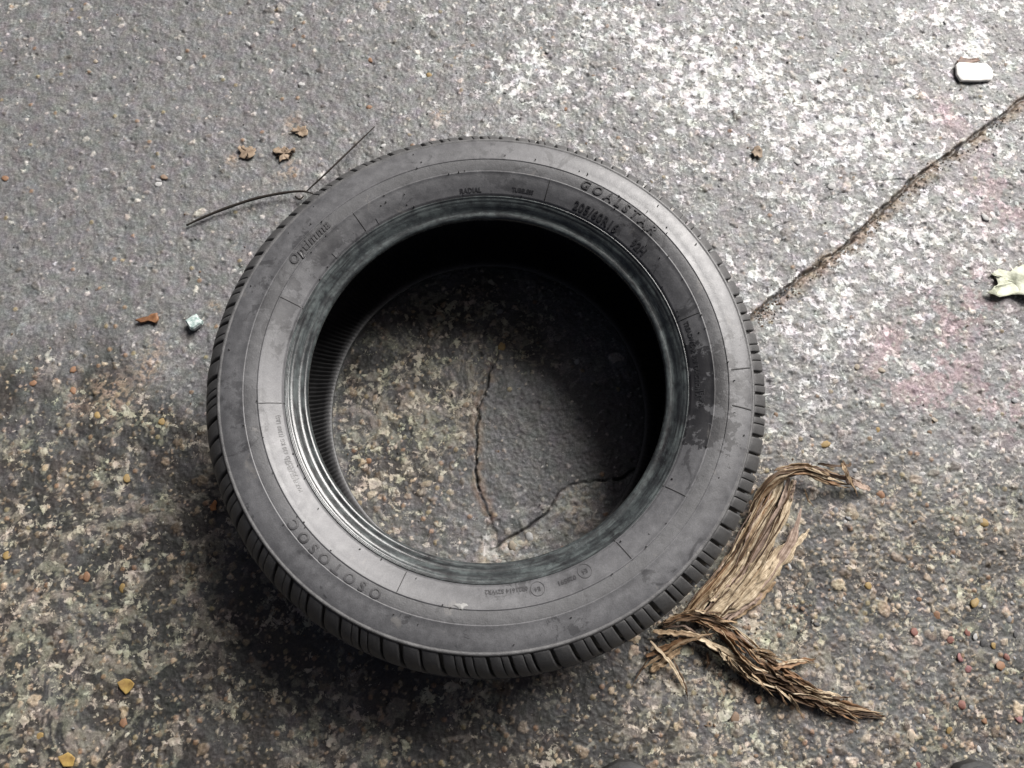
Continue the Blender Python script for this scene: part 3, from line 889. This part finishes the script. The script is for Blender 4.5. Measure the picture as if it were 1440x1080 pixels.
# broken glass lump
def pebble_mesh(name, mat, sub=2, rough_=.22, sq=.62, seed=0):
    bm = bmesh.new(); bmesh.ops.create_icosphere(bm, subdivisions=sub, radius=1)
    rd = random.Random(seed); ax = [(Vector((rd.uniform(-1, 1), rd.uniform(-1, 1), rd.uniform(-1, 1))).normalized(), rd.uniform(.55, .9)) for _ in range(7)]
    for v in bm.verts:
        for a, d in ax:
            k = v.co.dot(a)
            if k > d: v.co -= a * (k - d) * .85
        v.co *= 1 + rd.uniform(-rough_, rough_) * .75
        v.co.z *= sq
    me = bpy.data.meshes.new(name); bm.to_mesh(me); bm.free(); me.materials.append(mat)
    me.polygons.foreach_set('use_smooth', [True] * len(me.polygons)); return me


m_glass = plain('frosted_glass', (.16, .27, .25), (.74, .80, .78), .15, 260, .0006)
o = chip('glass_lump', [(263, 454), (270, 447), (279, 445), (282, 450), (288, 453), (285, 459), (276, 467), (270, 466)], 0, .010, m_glass, .0022)
o.data.polygons.foreach_set('use_smooth', [False] * len(o.data.polygons))
tag(o, 'chunky pale teal and white glass fragment beside the tyre tread', 'glass')
# folded brown leaf bits at the upper left
m_tan = plain('tan_leaf', (.13, .09, .06), (.34, .26, .185), .65, 130, .0012)
for nm, ol, lb in (('leaf_scrap', [(384, 210), (394, 207), (405, 209), (414, 212), (410, 219), (402, 224), (396, 229), (391, 220)], 'folded tan dry leaf scrap above the curved stem'),
                   ('leaf_scrap', [(410, 183), (420, 178), (431, 180), (432, 190), (424, 192), (415, 188)], 'crumpled brown leaf scrap, uppermost of the three left of the thin stalk'),
                   ('leaf_scrap', [(336, 208), (350, 207), (361, 210), (360, 221), (346, 223), (337, 220)], 'flat tan leaf scrap, leftmost of the three above the curved stem'),
                   ('leaf_scrap', [(1056, 212), (1066, 206), (1072, 211), (1070, 220), (1060, 222)], 'small brown leaf scrap alone on the white flecked concrete above the tyre')):
    sgn = random.choice((-1, 1))
    tag(chip(nm, ol, -.0004, .0009, m_tan, .0003, n_sub=4, rag=.0030, curl=lambda d, s=sgn: .0025 * abs(d.x * .7 + s * d.y * .7)), lb, 'leaf')
m_yel = plain('yellow_leaf', (.20, .12, .04), (.44, .31, .10), .55, 80)
m_ora = plain('orange_leaf', (.32, .12, .04), (.55, .27, .11), .55, 80)
for nm, ol, mt, lb in (('yellow_petal', [(167, 958), (174, 954), (184, 955), (190, 962), (185, 972), (177, 976), (169, 968)], m_yel, 'bright yellow fallen petal on the mottled ground at lower left'),
                       ('yellow_petal', [(84, 1062), (96, 1058), (108, 1064), (104, 1076), (90, 1078)], m_yel, 'dull yellow fallen petal at the bottom left edge'),
                       ('orange_petal', [(296, 714), (302, 702), (307, 706), (304, 718), (298, 720)], m_ora, 'slim orange petal standing against the tyre tread at left')):
    tag(chip(nm, ol, .0005, .0022, mt, .0005, n_sub=2, curl=lambda d: .003 * (d.x * d.x)), lb, 'petal')

# coloured pebbles set in the slab: parts of the ground
cols = {'red': ((.13, .062, .052), (.27, .125, .098)), 'ora': ((.15, .085, .05), (.30, .17, .10)), 'yel': ((.17, .12, .05), (.36, .25, .10)), 'pnk': ((.17, .08, .08), (.32, .16, .155)),
        'crm': ((.20, .17, .13), (.40, .35, .28)), 'wht': ((.26, .26, .255), (.52, .52, .51)), 'gry': ((.15, .155, .16), (.26, .26, .265)), 'dk': ((.05, .05, .052), (.10, .10, .10)), 'brn': ((.13, .085, .055), (.24, .17, .12))}
PM = {k: [pebble_mesh('pebble', plain('pebble_' + k, a, b, .55, 200, .0003), 2, .2, .55, sum(map(ord, k)) + i) for i in range(2)] for k, (a, b) in cols.items()}


def pebble(px, py, r_px, kind, el=None):
    p = at(px, py); me = random.choice(PM[kind]); o = link_obj('pebble', me, ground)
    r = r_px * .00088; zz = ground_z(p.x, p.y)
    o.location = (p.x, p.y, zz - r * .04); o.rotation_euler = (random.uniform(-.3, .3), random.uniform(-.3, .3), random.uniform(0, 6.28))
    o.scale = (r * random.uniform(.9, 1.25), r * random.uniform(.75, 1.0), r * random.uniform(.40, .65)); return o


for x, y, r, k in ((1287, 889, 7, 'red'), (1363, 889, 7, 'red'), (1338, 900, 6, 'red'), (1319, 865, 7, 'ora'), (1372, 847, 7, 'yel'), (1409, 935, 9, 'ora'), (1418, 924, 6, 'red'), (1363, 941, 5, 'pnk'),
                   (1353, 991, 9, 'red'), (1068, 984, 6, 'ora'), (1385, 735, 8, 'yel'), (1223, 823, 6, 'yel'), (1240, 696, 8, 'ora'), (1235, 604, 5, 'yel'), (1161, 624, 7, 'yel'), (1283, 1037, 8, 'crm'), (1336, 1028, 5, 'yel'),
                   (1435, 1010, 7, 'pnk'), (1290, 1076, 6, 'red'), (1034, 1010, 8, 'brn'), (1385, 1013, 6, 'ora'), (1294, 843, 5, 'ora'), (1400, 908, 5, 'yel'), (1352, 925, 6, 'pnk'), (45, 539, 6, 'ora'), (103, 548, 7, 'ora'),
                   (103, 518, 6, 'ora'), (228, 592, 6, 'yel'), (136, 583, 6, 'yel'), (120, 810, 7, 'ora'), (172, 827, 6, 'yel'), (8, 780, 7, 'yel'), (53, 1037, 7, 'yel'), (172, 1016, 6, 'ora'), (178, 672, 7, 'yel'), (5, 249, 7, 'ora'),
                   (705, 487, 8, 'yel'), (812, 508, 5, 'wht'), (702, 437, 6, 'gry'), (745, 755, 8, 'wht'), (720, 768, 8, 'crm'), (518, 648, 6, 'ora'), (585, 535, 6, 'crm'), (1385, 905, 6, 'dk'), (1342, 872, 7, 'dk'), (1205, 515, 6, 'crm'),
                   (1315, 590, 6, 'crm'), (1240, 520, 6, 'crm'), (250, 79, 6, 'wht'), (348, 60, 6, 'wht'), (133, 85, 6, 'crm'), (222, 258, 6, 'wht'), (230, 248, 6, 'brn'), (424, 117, 6, 'wht'), (465, 118, 6, 'wht'), (520, 83, 6, 'ora'), (604, 104, 6, 'yel'),
                   (519, 150, 6, 'ora'), (893, 170, 7, 'wht'), (832, 187, 6, 'wht'), (867, 44, 7, 'wht'), (820, 48, 6, 'wht'), (1121, 226, 7, 'wht'), (1170, 262, 7, 'wht'), (1385, 305, 8, 'wht'), (1283, 300, 6, 'wht'), (190, 370, 4, 'dk'), (795, 152, 5, 'ora')):
    pebble(x, y, r, k)
rp = random.Random(5)
for _ in range(210):
    if rp.random() < .62: x, y = rp.uniform(1000, 1440), rp.uniform(560, 1080)
    else: x, y = rp.uniform(480, 1440), rp.uniform(0, 420)
    q = at(x, y)
    if math.hypot(q.x, q.y) < .335: continue
    pebble(x, y, rp.uniform(2.6, 5.2), rp.choice(('crm', 'gry', 'gry', 'wht', 'brn', 'dk', 'crm', 'gry') if y > 420 else ('wht', 'gry', 'gry', 'wht')))

# ------------------------------------------------------------------ toes of the two shoes at the near edge
m_shoe = plain('grey_shoe_leather', (.045, .047, .050), (.075, .077, .080), .45, 60, .0003)
m_sole = plain('dark_shoe_sole', (.02, .02, .02), (.04, .04, .04), .6)


def shoe(px, py, yaw, label):
    """low shoe: toe at the given ground point, heel out of the picture"""
    tip = at(px, py); root = empty('shoe', tip); root.rotation_euler.z = yaw
    st = [(0, .004, .018), (.008, .022, .030), (.03, .037, .044), (.07, .046, .058), (.12, .046, .078), (.17, .040, .098), (.22, .038, .104), (.26, .035, .104), (.282, .020, .098), (.288, .004, .085)]
    n = 16; vs, fs = [], []
    for y, w, t in st:
        for j in range(n):
            a = 2 * PI * j / n; cx, cz = math.cos(a), math.sin(a)
            vs.append((w * math.copysign(abs(cx) ** .75, cx), -y, .014 + (t - .014) * (.5 + .5 * math.copysign(abs(cz) ** .8, cz))))
    for i in range(len(st) - 1):
        for j in range(n): fs.append((i * n + j, i * n + (j + 1) % n, (i + 1) * n + (j + 1) % n, (i + 1) * n + j))
    fs += [tuple(range(n))[::-1], tuple((len(st) - 1) * n + j for j in range(n))]
    mesh_obj('upper', vs, fs, m_shoe, root)
    vs, fs = [], []
    for z in (0.0, .004, .015, .017):
        g_ = 1.0 if z in (.004, .015) else .96
        for y, w, t in st: vs.append(((w + .004) * g_, -y + (.004 if y < .01 else 0), z))
        for y, w, t in st[::-1]: vs.append((-(w + .004) * g_, -y + (.004 if y < .01 else 0), z))
    m = 2 * len(st)
    for i in range(3):
        for j in range(m): fs.append((i * m + j, i * m + (j + 1) % m, (i + 1) * m + (j + 1) % m, (i + 1) * m + j))
    fs += [tuple(range(m))[::-1], tuple(3 * m + j for j in range(m))]
    mesh_obj('sole', vs, fs, m_sole, root)
    tag(root, label, 'shoe', 'shoes at the near edge')


shoe(876, 1073, .10, 'grey rounded shoe toe at the bottom edge, near the middle')
shoe(1372, 1074, -.15, 'grey rounded shoe toe at the bottom right edge')


# ------------------------------------------------------------------ loose grit and crumbs, gathered along the crack, the tread and the husk
gmats = [plain('grit_grey', (.10, .10, .10), (.22, .22, .215)), plain('grit_pale', (.26, .25, .22), (.46, .44, .40)), plain('grit_brown', (.06, .04, .025), (.17, .11, .07)), plain('grit_dark', (.02, .02, .02), (.05, .045, .04))]
rg = random.Random(21); vs, fs, mi = [], [], []
oct_ = [(1, 0, 0), (-1, 0, 0), (0, 1, 0), (0, -1, 0), (0, 0, 1), (0, 0, -1)]; of = [(0, 2, 4), (2, 1, 4), (1, 3, 4), (3, 0, 4), (2, 0, 5), (1, 2, 5), (3, 1, 5), (0, 3, 5)]


def grain_at(x, y, r, m):
    z = ground_z(x, y); a = rg.uniform(0, 6.28); b0 = len(vs); e = (rg.uniform(.7, 1.6), rg.uniform(.6, 1.1), rg.uniform(.4, .8))
    for v in oct_:
        k = rg.uniform(.75, 1.2); px_, py_ = v[0] * e[0] * k, v[1] * e[1] * k
        vs.append((x + r * (px_ * math.cos(a) - py_ * math.sin(a)), y + r * (px_ * math.sin(a) + py_ * math.cos(a)), z + r * (.35 + v[2] * e[2] * k)))
    fs.extend(tuple(q + b0 for q in f) for f in of); mi.extend([m] * 8)


crack_pts = [at(*p) for p in ((1440, 140), (1370, 192), (1300, 240), (1245, 290), (1195, 340), (1140, 378), (1090, 418), (1060, 442))]
for _ in range(520):
    k = rg.randrange(len(crack_pts) - 1); p = crack_pts[k].lerp(crack_pts[k + 1], rg.random())
    o_ = abs(rg.gauss(0, .011)) - .003
    grain_at(p.x + o_ * .6 + rg.gauss(0, .003), p.y - o_ * .8 + rg.gauss(0, .003), rg.uniform(.0005, .0019), rg.choice((2, 2, 2, 0, 1, 3)))
for _ in range(420):
    a = rg.uniform(0, 2 * PI); r_ = .30 + abs(rg.gauss(0, .05)); grain_at(r_ * math.cos(a), r_ * math.sin(a), rg.uniform(.0005, .0016), rg.choice((0, 1, 2, 0)))
for _ in range(260):
    p = at(rg.gauss(1040, 80), rg.gauss(900, 70)); 
    if math.hypot(p.x, p.y) > .33: grain_at(p.x, p.y, rg.uniform(.0005, .0018), rg.choice((2, 2, 3, 1)))
for _ in range(900):
    p = at(rg.uniform(0, 1440), rg.uniform(0, 1080)); grain_at(p.x, p.y, rg.uniform(.0005, .0019), rg.choice((0, 0, 1, 1, 3, 2)))
o = mesh_obj('loose_grit', vs, fs, None, None, smooth=False)
for m in gmats: o.data.materials.append(m)
o.data.polygons.foreach_set('material_index', mi)
tag(o, 'loose grit and brown crumbs strewn over the concrete and packed along the crack', kind='stuff')
